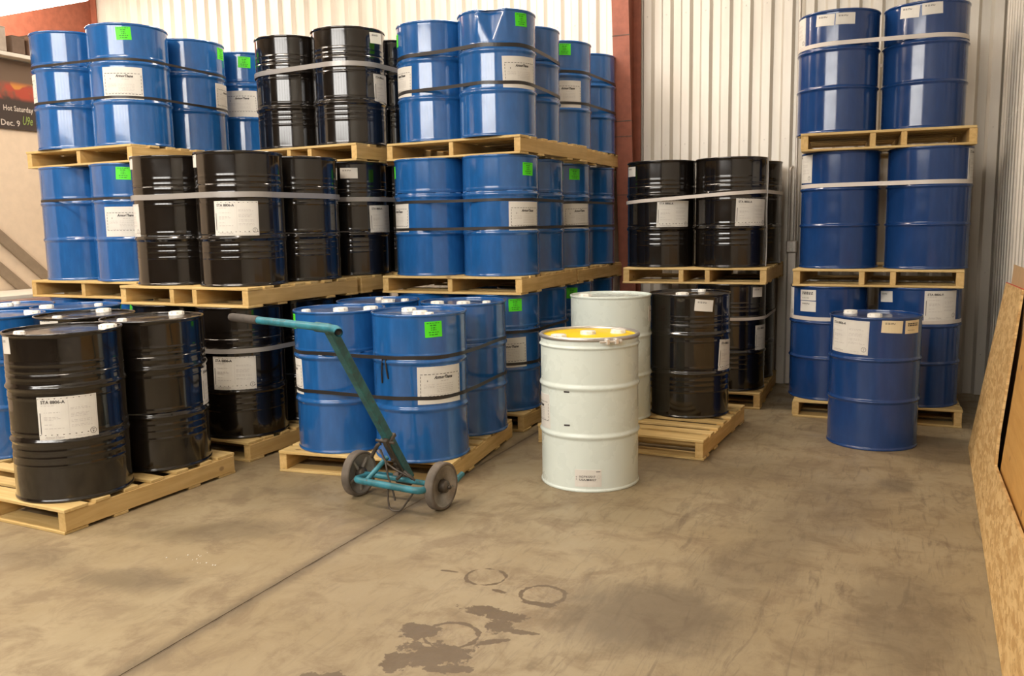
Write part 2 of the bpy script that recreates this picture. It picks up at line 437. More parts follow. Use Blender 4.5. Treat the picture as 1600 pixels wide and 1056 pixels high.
# printing on paper: flat pieces in metres, wrapped round the drum later
_txt = {}
def text_geo(s, size, shear=0.0, bold=0.0):
    k = (s, size, shear, bold)
    if k in _txt: return _txt[k]
    cu = bpy.data.curves.new('tmp', 'FONT'); cu.body = s; cu.size = size; cu.shear = shear; cu.offset = bold
    cu.resolution_u = 2; o = bpy.data.objects.new('tmp', cu); COL.objects.link(o)
    bpy.context.view_layer.update()
    me = bpy.data.meshes.new_from_object(o.evaluated_get(bpy.context.evaluated_depsgraph_get()))
    v = [(p.co.x, p.co.y) for p in me.vertices]; f = [tuple(p.vertices) for p in me.polygons]
    bpy.data.objects.remove(o); bpy.data.curves.remove(cu); bpy.data.meshes.remove(me)
    xs = [a for a, b in v] or [0]; wd = max(xs)-min(xs)
    _txt[k] = (v, f, wd, min(xs)); return _txt[k]
class Print:
    def __init__(s): s.v = []; s.f = []; s.m = []
    def text(s, t, x, y, size, mi=0, shear=0.0, bold=0.0, center=False, width=None):
        v, f, wd, mn = text_geo(t, size, shear, bold); k = width/wd if width else 1
        ox = x-(wd*k/2 if center else 0)-mn*k; n = len(s.v)
        s.v += [(ox+a*k, y+b) for a, b in v]
        for q in f: s.f.append(tuple(i+n for i in q)); s.m.append(mi)
    def bar(s, x0, y0, x1, y1, mi=0):
        k = max(1, int(abs(x1-x0)/.02)); n = len(s.v)
        for i in range(k+1):
            x = x0+(x1-x0)*i/k; s.v += [(x, y0), (x, y1)]
        for i in range(k): s.f.append((n+2*i, n+2*i+2, n+2*i+3, n+2*i+1)); s.m.append(mi)
    def ring(s, cx, cy, r, wd, mi=0, n=18):
        b = len(s.v)
        for i in range(n):
            a = 2*PI*i/n; s.v += [(cx+r*math.cos(a), cy+r*math.sin(a)), (cx+(r-wd)*math.cos(a), cy+(r-wd)*math.sin(a))]
        for i in range(n):
            j = (i+1) % n; s.f.append((b+2*i, b+2*j, b+2*j+1, b+2*i+1)); s.m.append(mi)
    def words(s, x0, x1, y, h, mi, rnd):
        x = x0
        while x < x1:
            q = rnd.uniform(.006, .02); s.bar(x, y, min(x+q, x1), y+h, mi); x += q+.005
def print_black(w, h):
    p = Print(); r = random.Random(3); L, B = -w/2, -h/2
    p.text('STA 8806-A', L+.018, h/2-.034, .023, 0, 0, .0006)
    p.words(L+.018, L+.085, h/2-.046, .003, 1, r)
    p.bar(L+.010, B+.035, L+.0135, B+.145, 0)
    for y in (.145, .12, .113, .106, .082, .062): p.words(L+.03, L+.03+r.uniform(.04, .10), B+y, .0032, 1, r)
    for y in (.165, .158, .135, .128, .12, .10, .092, .075, .068): p.words(.015, w/2-.02-r.uniform(0, .03), B+y, .0025, 1, r)
    p.text('ArmorThane', L+.028, B+.012, .017, 1, .3, .0005)
    p.words(.03, w/2-.05, B+.016, .003, 1, r)
    p.ring(w/2-.026, B+.035, .016, .002, 0); p.bar(w/2-.027, B+.024, w/2-.025, B+.036, 0)
    p.bar(w/2-.032, B+.040, w/2-.020, B+.0425, 0)
    p.bar(w/2-.006, B+.01, w/2-.0048, h/2-.01, 1); p.bar(L+.006, B+.006, w/2-.006, B+.0072, 1)
    p.bar(L+.006, h/2-.007, w/2-.006, h/2-.006, 1)
    p.bar(.004, B+.04, .005, h/2-.02, 1)
    return p
def print_armor(w, h):
    p = Print(); r = random.Random(5); L, B = -w/2, -h/2; x0, x1, y0, y1 = L+.016, w/2-.009, B+.045, h/2-.047
    k = 11
    for i in range(k):
        a = x0+(x1-x0)*i/k; b = a+(x1-x0)/k*.66
        p.bar(a, y0, b, y0+.0032, 0); p.bar(a, y1, b, y1+.0032, 0)
    for i in range(6):
        a = y0+(y1-y0)*i/6; b = a+(y1-y0)/6*.64
        p.bar(x0, a, x0+.003, b, 0); p.bar(x1-.003, a, x1, b, 0)
    p.text('ArmorThane', L+.098, y1-.026, .026, 0, .35, .0009, width=.122)
    p.bar(L+.057, y1-.042, L+.061, y1-.032, 0); p.words(L+.14, L+.19, y1-.042, .004, 1, r)
    for y in (.115, .105, .098): p.words(L+.035, L+.10, B+y, .0025, 1, r)
    for y in (.115, .102, .09, .08, .07): p.words(L+.115, w/2-.06, B+y, .0025, 1, r)
    p.words(L+.06, w/2-.05, y0+.008, .003, 1, r)
    return p
def print_green(w, h):
    p = Print(); r = random.Random(9)
    for i, (y, a, q) in enumerate([(.034, .040, .005), (.020, .02, .007), (.006, .016, .006), (-.006, .016, .006), (-.020, .03, .006), (-.034, .026, .006)]):
        p.words(-a, a, y, q, 0, r)
    return p
def print_small(w, h):
    p = Print(); r = random.Random(11)
    for y in (.022, .016): p.words(-w*.36, w*.12, y, .003, 0, r)
    return p
def print_grid(w, h):
    p = Print(); r = random.Random(12)
    for y in (.018, .006): p.words(-w*.36, w*.36, y, .008, 0, r)
    p.words(-w*.36, w*.1, -.022, .003, 0, r)
    return p
def print_un(w, h):
    p = Print()
    p.text('1A2/Y415/S/17', -w*.33, .004, .017, 0, 0, .0003, width=w*.60)
    p.text('USA/M4027', -w*.33, -.014, .017, 0, 0, .0003, width=w*.64)
    p.text('u', -w*.455, .004, .014, 0, 0, .0003); p.text('n', -w*.455, -.010, .014, 0, 0, .0003)
    p.ring(w*.40, .008, .009, .0015, 1); p.bar(w*.3, .037, w*.46, .041, 0)
    return p
PRINTS = {'black': print_black, 'armor': print_armor, 'green': print_green, 'small': print_small, 'grid': print_grid, 'un': print_un}
_pc = {}
def get_print(kind, w, h):
    k = (kind, w, h)
    if k not in _pc: _pc[k] = PRINTS[kind](w, h)
    return _pc[k]
def wrap(pts, ang, zc, tilt, rad):
    ct, st = math.cos(tilt), math.sin(tilt); out = []
    for x, y in pts:
        u, v = x*ct-y*st, x*st+y*ct; a = ang+u/rad
        out.append((rad*math.cos(a), rad*math.sin(a), zc+v))
    return out
def sticker(parent, kind, ang, z, w, h, tilt, paper=None, lab=None, rad=RB):
    """a paper label lying on the drum wall, its print a sub-part"""
    a, tl = math.radians(ang), math.radians(tilt)
    n = max(4, int(w/.018))
    pts = [(-w/2+w*i/n, y) for y in (-h/2, h/2) for i in range(n+1)]
    v = wrap(pts, a, z, tl, rad+.0016); v2 = wrap(pts, a, z, tl, rad-.002)
    N = n+1; f = [(i, i+1, N+i+1, N+i) for i in range(n)]
    b = len(v); ff = f+[(i, i+b, i+1+b, i+1) for i in range(n)]+[(N+i, N+i+1, N+i+1+b, N+i+b) for i in range(n)]
    ff += [(0, N, N+b, b), (n, n+b, N+n+b, N+n)]
    nm = {'black': 'paper_label', 'armor': 'paper_label', 'green': 'green_sticker', 'small': 'small_sticker', 'grid': 'small_sticker', 'un': 'marking_sticker', 'mark': 'scratch_mark'}[kind]
    mt = paper or {'green': GREEN, 'mark': INK}.get(kind, PAPER)
    o = link(nm, mesh(nm, v+v2, ff, mt), parent)
    if lab: o['label'] = lab
    if kind in PRINTS:
        p = get_print(kind, round(w, 3), round(h, 3))
        me = mesh('lettering', wrap(p.v, a, z, tl, rad+.0026), p.f, [DGREEN if kind == 'green' else INK, GREY], fm=p.m)
        link('lettering', me, o)
    return o

ZB = [0, .132, 1.144, 2.156]
ST = {'nB': [-4.359, 3.439, -.025], 'nC': [-3.01, 4.806, .118], 'C2': [-3.07, 6.209, .009], 'C2n': [-3.061, 7.425, -.018], 'C3': [-3.036, 6.304, -.075], 'C3n': [-3.061, 7.52, .001], 'F3': [-.163, 7.478, .068], 'F2': [-.148, 7.461, -.026], 'F1': [-.138, 7.423, .003], 'E2': [-1.556, 7.571, .014], 'E1': [-1.589, 7.563, .022], 'D': [-1.651, 5.949, -.056], 'B2': [-4.379, 4.883, -.026], 'B3': [-4.335, 6.151, -.063], 'A3': [-5.732, 5.267, -.024], 'A2': [-5.751, 5.224, -.013], 'C1': [-3.07, 6.209, .009], 'C1n': [-3.061, 7.425, -.018], 'B1': [-4.417, 4.844, -.02], 'B1n': [-4.335, 6.151, -.063], 'B2n': [-4.335, 6.151, -.063], 'A1': [-5.751, 5.224, -.013], 'A1n': [-5.712, 6.497, 0], 'A2n': [-5.712, 6.497, 0], 'A3n': [-5.712, 6.497, 0], 'nA': [-5.57, 3.86, 0]}
DR = {'nB_RF': [-4.073, 3.135], 'nB_RR': [-4.064, 3.728], 'nC_RF': [-2.66, 4.477], 'nC_LF': [-3.249, 4.479], 'nC_RR': [-2.703, 5.141], 'C2_RF': [-2.768, 5.915], 'C2_LF': [-3.357, 5.906], 'C2_RR': [-2.794, 6.503], 'C2n_RF': [-2.779, 7.117], 'C2n_RR': [-2.747, 7.717], 'C3_RF': [-2.782, 5.926], 'C3_LF': [-3.364, 6.014], 'C3_RR': [-2.825, 6.524], 'C3n_RF': [-2.773, 7.144], 'C3n_RR': [-2.752, 7.772], 'F3_RF': [.108, 7.214], 'F3_LF': [-.489, 7.166], 'F2_RF': [.172, 7.158], 'F2_LF': [-.446, 7.196], 'F1_RF': [.142, 7.119], 'F1_LF': [-.497, 7.141], 'E2_RF': [-1.294, 7.265], 'E2_LF': [-1.883, 7.273], 'E2_RR': [-1.255, 7.874], 'E1_RF': [-1.289, 7.27], 'D_RF': [-1.386, 6.179], 'D_LF': [-1.89, 5.873], 'B2_RF': [-4.098, 4.583], 'B2_LF': [-4.691, 4.598], 'B3_RF': [-4.044, 5.843], 'B3_LF': [-4.632, 5.874], 'A3_RF': [-5.45, 4.959], 'A3_LF': [-6.038, 4.931], 'A3_RR': [-5.451, 5.572], 'A2_RF': [-5.465, 4.907], 'A2_LF': [-6.057, 4.93], 'white_fg': [-1.649, 4.716], 'blue_fg': [-.136, 6.236], 'C1_LF': [-3.366, 5.908], 'C1_RF': [-2.77, 5.914], 'C1_RR': [-2.775, 6.51], 'C1n_RF': [-2.768, 7.121], 'C1n_RR': [-2.758, 7.717], 'B1_LF': [-4.721, 4.552], 'B1_RF': [-4.125, 4.54], 'B1_RR': [-4.113, 5.136], 'B1n_RF': [-4.056, 5.835], 'B2_RR': [-4.074, 5.174], 'B2n_RF': [-4.056, 5.835], 'B3_RR': [-4.018, 6.431], 'A1_LF': [-6.053, 4.93], 'A1_RF': [-5.457, 4.922], 'A2n_RF': [-5.414, 6.199], 'A1n_RF': [-5.414, 6.199], 'B2n_RR': [-4.018, 6.431], 'C2n_LF': [-3.37, 7.13], 'C1n_LF': [-3.37, 7.13], 'A3n_RF': [-5.414, 6.199], 'nA_RF': [-5.235, 3.55], 'nA_RR': [-5.26, 4.17], 'nA_LR': [-5.86, 4.10], 'nB_LR': [-4.653, 3.744], 'nC_LR': [-3.341, 5.067], 'E1_RR': [-1.297, 7.867]}
def level(s):
    if s in ('white_fg', 'blue_fg'): return 0
    if s[:2] in ('nA', 'nB', 'nC') or s[0] == 'D': return 1
    return int(s[1])
BL, AR, GR, SM = (.286, .222), (.286, .222), (.104, .092), (.135, .081)
# label, stickers (kind, angle, height, tilt[, width, height]) and caps (dx, dy, size) of every drum
D = {
 'white_fg': ('white', 'white steel drum with yellow lid standing alone on the concrete', [('armor', -152.6, .435, 3, .286, .20), ('un', -73, .083, 0, .153, .10), ('mark', -97.6, .576, 2, .035, .009), ('mark', -97.6, .384, 3.5, .037, .009)], [(-.012, .013, 1), (.139, .121, 1), (-.125, -.204, 1)]),
 'blue_fg': ('navy', 'dark blue drum standing alone on the floor before the corner stack', [('black', -125, .748, -1.4, .29, .222), ('small', -67.6, .823, -3), ('grid', -37.1, .818, 0, .129, .085)], [(-.164, .103, 1), (-.003, -.096, 1)]),
 'nB_RF': ('black', 'big black drum on the low pallet, large white label on its front', [('black', -40, .443, -.5, .284, .227), ('small', -105, .819, 3, .08, .088)], [(.183, .13, 1), (-.05, -.215, 0)]),
 'nB_RR': ('black', 'black drum on the low pallet, its label turned towards the hand truck', [('black', 47, .452, 0)], [(-.009, .2, 1), (-.028, -.193, 0)]),
 'nB_LR': ('black', 'black drum on the low pallet, only its lid and upper rim in sight', [('small', -83.2, .845, 2, .138, .04)], [(-.072, .2, 1), (.014, -.205, 0)]),
 'nA_RF': ('blue', 'blue drum half hidden behind the big labelled black drum', [('armor', -92, .45, 6)], [(.17, .14, 1), (.05, .20, 0)]),
 'nA_RR': ('blue', 'blue drum with two white caps in view, below the wall-side stack', [], [(-.12, -.14, 1), (.10, .10, 0)]),
 'nA_LR': ('blue', 'blue drum by the pale workbench, only its capped lid in sight', [], [(.02, -.04, 1), (-.1, .12, 0)]),
 'nC_RF': ('blue', 'shiny blue drum behind the hand truck with a green tag and dashed label', [('green', -43, .792, 1.5), ('armor', -35.4, .462, -.2)], [(-.083, .02, 1), (.086, -.135, 1), (.17, -.165, 0)]),  # last small cap stands in for a white light reflection on the lid
 'nC_LF': ('blue', 'shiny blue drum behind the hand truck handle, label turned aside', [('green', -136, .81, 3), ('armor', -140, .468, 2)], [(-.11, -.2, 0), (.071, -.085, 1), (.21, .042, 1)]),
 'nC_RR': ('blue', 'shiny blue drum on the strapped low pallet, showing no label', [], [(-.09, -.2, 1), (.087, -.164, 1), (.2, -.049, 0)]),
 'nC_LR': ('blue', 'blue drum on the strapped low pallet, only its capped lid in sight', [], [(-.047, .087, 0), (.13, -.074, 1), (.19, .05, 0)]),
 'C1_LF': ('blue', 'blue drum hidden low behind the four strapped blue drums', [], []),
 'C1_RF': ('blue', 'bottom tier blue drum with green tag, between strapped blue drums and white drum', [('green', -45.7, .799, .7), ('armor', -57, .445, 1)], []),
 'C1_RR': ('blue', 'plain bottom tier blue drum next to the yellow-lidded white drum', [], []),
 'C1n_RF': ('blue', 'bottom tier blue drum whose green tag peeps over the plain white drum', [('green', -47, .793, -2)], []),
 'C1n_RR': ('blue', 'bottom tier blue drum deepest under the column stack, only its top showing', [], [(.1, -.2, 1)]),
 'C2_LF': ('blue', 'middle tier blue drum next to black drums, label half round its side', [('green', -146, .786, 0), ('armor', -128.4, .442, -1)], []),
 'C2_RF': ('blue', 'middle tier blue drum with green tag and label, at the corner of its pallet', [('green', -19.9, .776, -1.4), ('armor', -25.1, .430, -.4)], []),
 'C2_RR': ('blue', 'plain middle tier blue drum squeezed between two labelled blue drums', [], []),
 'C2n_RF': ('blue', 'middle tier blue drum on the deeper pallet, green tag above white label', [('green', -37.4, .792, -1), ('armor', -29.9, .437, 2)], []),
 'C2n_RR': ('blue', 'plain middle tier blue drum nearest to the red column', [], []),
 'C3_LF': ('blue', 'top tier blue drum beside black drums, green tag on its edge', [('green', -143, .774, -3), ('armor', -127, .453, -2)], []),
 'C3_RF': ('dented', 'top tier blue drum with its upper rim crushed in', [('green', -26.7, .81, 2.7), ('armor', -27.7, .444, 2, .30, .226)], []),
 'C3_RR': ('blue', 'plain top tier blue drum beside the crushed one', [], []),
 'C3n_RF': ('blue', 'top tier blue drum with pinkish label, deeper than the crushed one', [('green', -56.9, .807, -.2), ('armor', -55, .444, .4)], []),
 'C3n_RR': ('blue', 'outermost plain blue drum of the top tier, just beside the red column', [], []),
 'B1_LF': ('black', 'bottom tier black drum mostly hidden by the low black drums', [], []),
 'B1_RF': ('black', 'bottom tier black drum with grey band and label, behind the handle grip', [('black', -59.5, .444, -1)], []),
 'B1_RR': ('black', 'bottom tier black drum glimpsed over the lids of the strapped blue drums', [], []),
 'B1n_RF': ('black', 'bottom tier black drum deepest in shadow beneath the black stack', [], []),
 'B2_LF': ('black', 'middle tier black drum overlapping a blue drum, label on its far edge', [('black', -132, .447, 0), ('small', -122, .841, -3, .09, .09)], []),
 'B2_RF': ('black', 'middle tier black drum with a large centred label', [('black', -54.9, .446, -.5), ('small', -124, .832, -3, .09, .095)], []),
 'B2_RR': ('black', 'unlabelled middle tier black drum in the grey-banded group', [], []),
 'B2n_RF': ('black', 'middle tier black drum with two stickers, touching the blue stack', [('small', -59.3, .792, 0), ('black', 0, .435, 1)], []),
 'B3_LF': ('black', 'top tier black drum with no label, beside the blue drums', [], []),
 'B3_RF': ('black', 'top tier black drum with mirrored light and labels on its side', [('small', -6.1, .811, 4), ('black', 14, .435, 2)], []),
 'B3_RR': ('black', 'top tier black drum, a sliver beside the crushed blue stack', [], []),
 'A1_LF': ('blue', 'bottom tier blue drum under the wall-side stack, no tag showing', [], []),
 'A1_RF': ('blue', 'bottom tier blue drum with green tag under the pallet edge', [('green', -50, .809, -6)], []),
 'A2_LF': ('blue', 'plain middle tier blue drum next to the beige wall', [], []),
 'A2_RF': ('blue', 'middle tier blue drum partly covered by black drums, label and green tag', [('green', -52, .804, -2), ('armor', -56.3, .448, 0)], []),
 'A2n_RF': ('blue', 'middle tier blue drum hidden behind the black drums', [], []),
 'A1n_RF': ('blue', 'bottom tier blue drum hidden behind the black drums', [], []),
 'B2n_RR': ('black', 'middle tier black drum deepest in the gap beside the blue stack', [], []),  # unseen drum, added to block the bright wall behind the gap
 'C2n_LF': ('blue', 'middle tier blue drum deep in the gap beside the black stack', [], []),  # also unseen, put in so the gap stays dark
 'C1n_LF': ('blue', 'bottom tier blue drum deep behind the strapped blue drums', [], []),  # added below it, unseen, for the same darkening
 'A3_LF': ('blue', 'top tier blue drum beside the dark banner, its front bare', [('armor', -132, .46, 0)], []),
 'A3_RF': ('blue', 'top tier blue drum with square white label and green tag', [('green', -47.2, .805, 2.9), ('armor', -53.8, .445, 0, .286, .24)], []),
 'A3_RR': ('blue', 'top tier blue drum behind the square-labelled one, tag and label turned aside', [('green', 17, .80, 0), ('armor', 26, .445, 0)], []),
 'A3n_RF': ('blue', 'top tier blue drum with green tag, next to the black drums', [('green', -48.2, .793, -2), ('armor', -58.4, .443, 1)], []),
 'D_LF': ('white', 'plain white drum standing on the half-empty pallet', [('small', 6, .744, -4, .10, .108)], [(-.14, -.15, 1)]),
 'D_RF': ('black', 'black drum standing on the half-empty pallet beside a white drum', [('small', -57.1, .805, -5), ('black', -3, .436, -4)], [(-.009, -.2, 1), (.05, .18, 0)]),
 'E1_RF': ('black', 'bottom tier black drum behind the half-empty pallet, label at its side', [('small', -30.3, .81, -1, .117, .08), ('black', -6, .425, 0)], []),
 'E1_RR': ('black', 'bottom tier black drum against the ribbed wall beside the outlet', [], []),
 'E2_LF': ('black', 'upper tier black drum next to the red column, creased label', [('small', -138, .799, -1), ('black', -54.5, .439, -2)], []),
 'E2_RF': ('black', 'upper tier black drum with thin cord hanging down its side', [('black', -43.3, .438, -2, .295, .219)], []),
 'E2_RR': ('black', 'upper tier black drum against the ribbed wall by the conduit', [], []),
 'F1_LF': ('navy', 'corner stack bottom drum with two small stickers', [('grid', -119.1, .811, 1), ('small', -118.7, .725, 0), ('black', 180, .75, 0)], []),
 'F1_RF': ('navy', 'corner stack bottom drum with large label by the boards', [('small', -143, .806, 3), ('black', -58.6, .752, 0, .254, .214)], []),
 'F2_LF': ('navy', 'corner stack middle drum on the outlet side', [('black', 199, .766, -1)], []),
 'F2_RF': ('navy', 'corner stack middle drum on the ribbed corner side', [('black', -2, .752, 0)], []),
 'F3_LF': ('navy', 'corner stack top drum on the outlet side, two cream stickers', [('small', -106.4, .811, -4), ('small', -77.7, .809, -1), ('black', 190, .758, 0)], []),
 'F3_RF': ('navy', 'corner stack top drum on the ribbed corner side, two cream stickers', [('small', -113.5, .817, -4), ('small', -83.3, .823, 2.5)], []),
}
GROUPS = {'A': 'blue drums stacked by the beige wall', 'B': 'black drums stacked between the blue rows', 'C': 'blue drums stacked beside the red column',
          'E': 'black drums stacked beside the outlet', 'F': 'dark blue drums stacked in the corner', 'D': 'drums on the half-empty pallet'}
NEAR = {'nA': 'loose blue drums by the wall', 'nB': 'black drums on the low pallet', 'nC': 'strapped blue drums on the low pallet'}

def dented_shell():
    """the blue shell crushed in at the top: a fold that narrows downwards"""
    hoops = ((.598, .0095, .021), (.318, .0095, .021)); p = drum_prof([(.640, .0022, .012)])
    q = []
    for i, a in enumerate(p):
        q.append(a)
        if abs(a[1]-.657) < .002 and i+1 < len(p) and p[i+1][1] > .8:
            q += [(RB, .657+(.850-.657)*k/14) for k in range(1, 14)]
    n = 160; mb = MB(); mb.lathe(q, n); out = []
    a0 = math.radians(-72)
    for x, y, z in mb.v:
        r = math.hypot(x, y); a = math.atan2(y, x); da = (a-a0+PI) % (2*PI)-PI
        if z > .66 and r > .25:
            t = (z-.66)/.22
            half = .05+.36*t
            dd = max(0, 1-abs(da+.05*t)/half)
            r -= .040*t**.8*min(1, dd*1.25)
            d2 = max(0, 1-abs(da+.42-.10*t)/.10); r += .007*t*d2
            d3 = max(0, 1-abs(da-.40+.05*t)/.08); r += .006*t*d3
            if t > .9: z -= .010*dd
        out.append((r*math.cos(a), r*math.sin(a), z))
    mb.v = out; return mb.mesh('shell', BLUE)
for key, (kind, lab, stk, caps) in D.items():
    x, y = DR[key]; st = key.split('_')[0]
    root = empty('steel_drum', (x, y, ZB[level(key)]))
    g = None if key in ('white_fg', 'blue_fg') else NEAR.get(st) or GROUPS[st[0]]
    tag(root, lab, 'drum', g)
    mk = 'blue' if kind == 'dented' else kind
    rz = random.uniform(0, 2*PI)
    if key == 'white_fg':
        p = drum_prof([(.826, .0085, .012)])[:-10]+[(RB, .85), (RB-.001, .868)]
        link('shell', lathe_mesh('shell', p, WHITE), root)
        mb = MB(); mb.lathe([(.292, .876), (.286, .884), (.280, .884), (.277, .874), (.262, .866), (.255, .870), (.10, .871), (0, .871)], 64)
        lid = mb.build('lid', YELLOW, root); lid['label'] = 'yellow lid'
        mb = MB()
        ring = [(.283+.013*math.cos(a)*1.0, .875+.0125*math.sin(a)) for a in [k*PI/6-.9 for k in range(11)]]
        mb.lathe(ring, 72); cr = mb.build('clamp_ring', GALV, root); cr['label'] = 'grey steel clamp ring'
        a = math.radians(-47); rot = Matrix.Rotation(a, 4, 'Z')
        def P(t, z, r=.312): return rot @ Vector((r, t, z))
        mb = MB(); mb.tube([P(-.075, .866), P(.05, .866)], .0065, 10); mb.build('ring_bolt', BRIGHT, cr)
        for t in (-.028, .026):
            mb = MB(); mb.box((.290, t-.010, .850), (.326, t+.010, .884), 0, .004, rot); mb.build('bolt_lug', BRIGHT, cr)
        mb = MB(); mb.lathe([(.0, -.009), (.0125, -.009), (.0125, .009), (0, .009)], 6, 0, rot @ Matrix.Translation((.312, .048, .866)) @ Matrix.Rotation(PI/2, 4, 'X'), sm=False)
        mb.build('nut', BRIGHT, cr)
    else:
        link('shell', dented_shell() if kind == 'dented' else SHELL[kind], root, rot=(0, 0, 0))
        link('head', HEAD[mk], root)
    for dx, dy, s in caps:
        r = math.hypot(dx, dy)
        if r > .225: dx, dy = dx*.225/r, dy*.225/r
        link('bung_cap', CAPS[s], root, (dx, dy, .868), (0, 0, random.uniform(0, 1)))
    for s in stk:
        k2, an, z, tl = s[:4]
        w_, h_ = s[4:] if len(s) > 4 else {'black': BL, 'armor': AR, 'green': GR, 'small': SM, 'grid': SM}[k2]
        cream = CREAM if (key == 'blue_fg' and k2 != 'black') else None
        sticker(root, k2, an, z, w_, h_, tl, cream)

# ------------------------------------------------------------------ pallets
PW, PD, PH = 1.174, 1.19, .132
def board(name, sx, sy, sz, mat):
    mb = MB(); mb.box((-sx/2, -sy/2, 0), (sx/2, sy/2, sz), 0, .0025); return mb.mesh(name, mat)
DECK = {w_: board('deck_board', PW, w_, .018, WX) for w_ in (.14, .092)}
BOT = {w_: board('bottom_board', PW, w_, .016, WX) for w_ in (.14, .092)}
STR = {w_: board('stringer', w_, PD-.012, .098, WY) for w_ in (.040, .052)}
def pallet(key, z0, stringers, lab, group, boards=8):
    x, y, rz = ST[key]; rd = random.Random(key)
    root = tag(empty('wooden_pallet', (x, y, z0), rz), lab, 'pallet', group)
    def j(a): return rd.uniform(-a, a)
    n = boards; ys = [-PD/2+.07]+[-PD/2+.14+(PD-.28)*(i+.5)/(n-2) for i in range(n-2)]+[PD/2-.07]
    for i, yy in enumerate(ys):
        w_ = .14 if i in (0, n-1) else .092
        link('deck_board', DECK[w_], root, (j(.006), yy+(j(.008) if 0 < i < n-1 else 0), .114), (0, 0, j(.004)))
    for i, yy in enumerate((-PD/2+.07, -.26, .26, PD/2-.07)):
        link('bottom_board', BOT[.14 if i in (0, 3) else .092], root, (j(.005), yy, 0), (0, 0, j(.004)))
    xs = {3: (-PW/2+.026, .0, PW/2-.026), 4: (-PW/2+.026, -.09, .12, PW/2-.026)}[stringers]
    for i, xx in enumerate(xs): link('stringer', STR[.052 if i in (0, len(xs)-1) else .040], root, (xx+j(.003), j(.004), .016))
    return root
PAL = [
 ('nA', 1, 3, 'wooden pallet under the loose blue drums by the wall'),
 ('nB', 1, 3, 'pine pallet on the floor under the low black drums'),
 ('nC', 1, 3, 'pine pallet on the floor under the four strapped blue drums'),
 ('D', 1, 3, 'half-empty pine pallet carrying a white and a black drum'),
 ('A1', 1, 3, 'pallet on the floor below the blue stack by the beige wall'),
 ('A1n', 1, 3, 'floor pallet of the deeper blue stack by the beige wall'),
 ('A2', 2, 3, 'second pallet up in the blue stack by the beige wall'),
 ('A2n', 2, 3, 'second pallet up in the deeper blue stack by the beige wall'),
 ('A3', 3, 3, 'top pallet of the blue stack by the beige wall'),
 ('A3n', 3, 3, 'top pallet of the deeper blue stack behind the wall-side drums'),
 ('B1', 1, 3, 'floor pallet under the banded black drum behind the hand truck'),
 ('B1n', 1, 3, 'floor pallet deepest in the black row'),
 ('B2', 2, 4, 'pallet with four posts under the grey-banded middle black drums'),
 ('B2n', 2, 4, 'second pallet up in the deeper black stack'),
 ('B3', 3, 4, 'top pallet of the black stack'),
 ('C1', 1, 3, 'floor pallet under the blue stack, its side behind the strapped drums'),
 ('C1n', 1, 3, 'floor pallet under the deeper blue stack by the red column'),
 ('C2', 2, 3, 'second pallet up, under the strapped middle tier blue drums'),
 ('C2n', 2, 3, 'second pallet up in the deeper blue stack by the red column'),
 ('C3', 3, 3, 'top pallet under the crushed blue drum'),
 ('C3n', 3, 3, 'top pallet of the deeper blue stack by the red column'),
 ('E1', 1, 3, 'floor pallet under the black stack beside the outlet'),
 ('E2', 2, 4, 'upper pallet of the black stack beside the outlet'),
 ('F1', 1, 3, 'floor pallet of the dark blue corner stack'),
 ('F2', 2, 4, 'middle pallet of the dark blue corner stack'),
 ('F3', 3, 4, 'top pallet of the dark blue corner stack'),
]
for key, lv, ns, lab in PAL:
    pallet(key, ZB[lv]-PH, ns, lab, 'wooden drum pallets', 7 if key in ('D', 'nB', 'C3') else 8)
# ------------------------------------------------------------------ straps
def hull(pts):
    pts = sorted(set(pts)); lo = []; hi = []
    def cr(o, a, b): return (a[0]-o[0])*(b[1]-o[1])-(a[1]-o[1])*(b[0]-o[0])
    for p in pts:
        while len(lo) > 1 and cr(lo[-2], lo[-1], p) <= 0: lo.pop()
        lo.append(p)
    for p in reversed(pts):
        while len(hi) > 1 and cr(hi[-2], hi[-1], p) <= 0: hi.pop()
        hi.append(p)
    return lo[:-1]+hi[:-1]
def corners(st):
    x, y, rz = ST[st]; out = []
    for k, (a, b) in dict(LF=(-1, -1), RF=(1, -1), LR=(-1, 1), RR=(1, 1)).items():
        q = DR.get(st+'_'+k)
        if q is None:
            e, d = (math.cos(rz), math.sin(rz)), (-math.sin(rz), math.cos(rz)); q = (x+.298*(a*e[0]+b*d[0]), y+.298*(a*e[1]+b*d[1]))
        out.append(q)
    return out
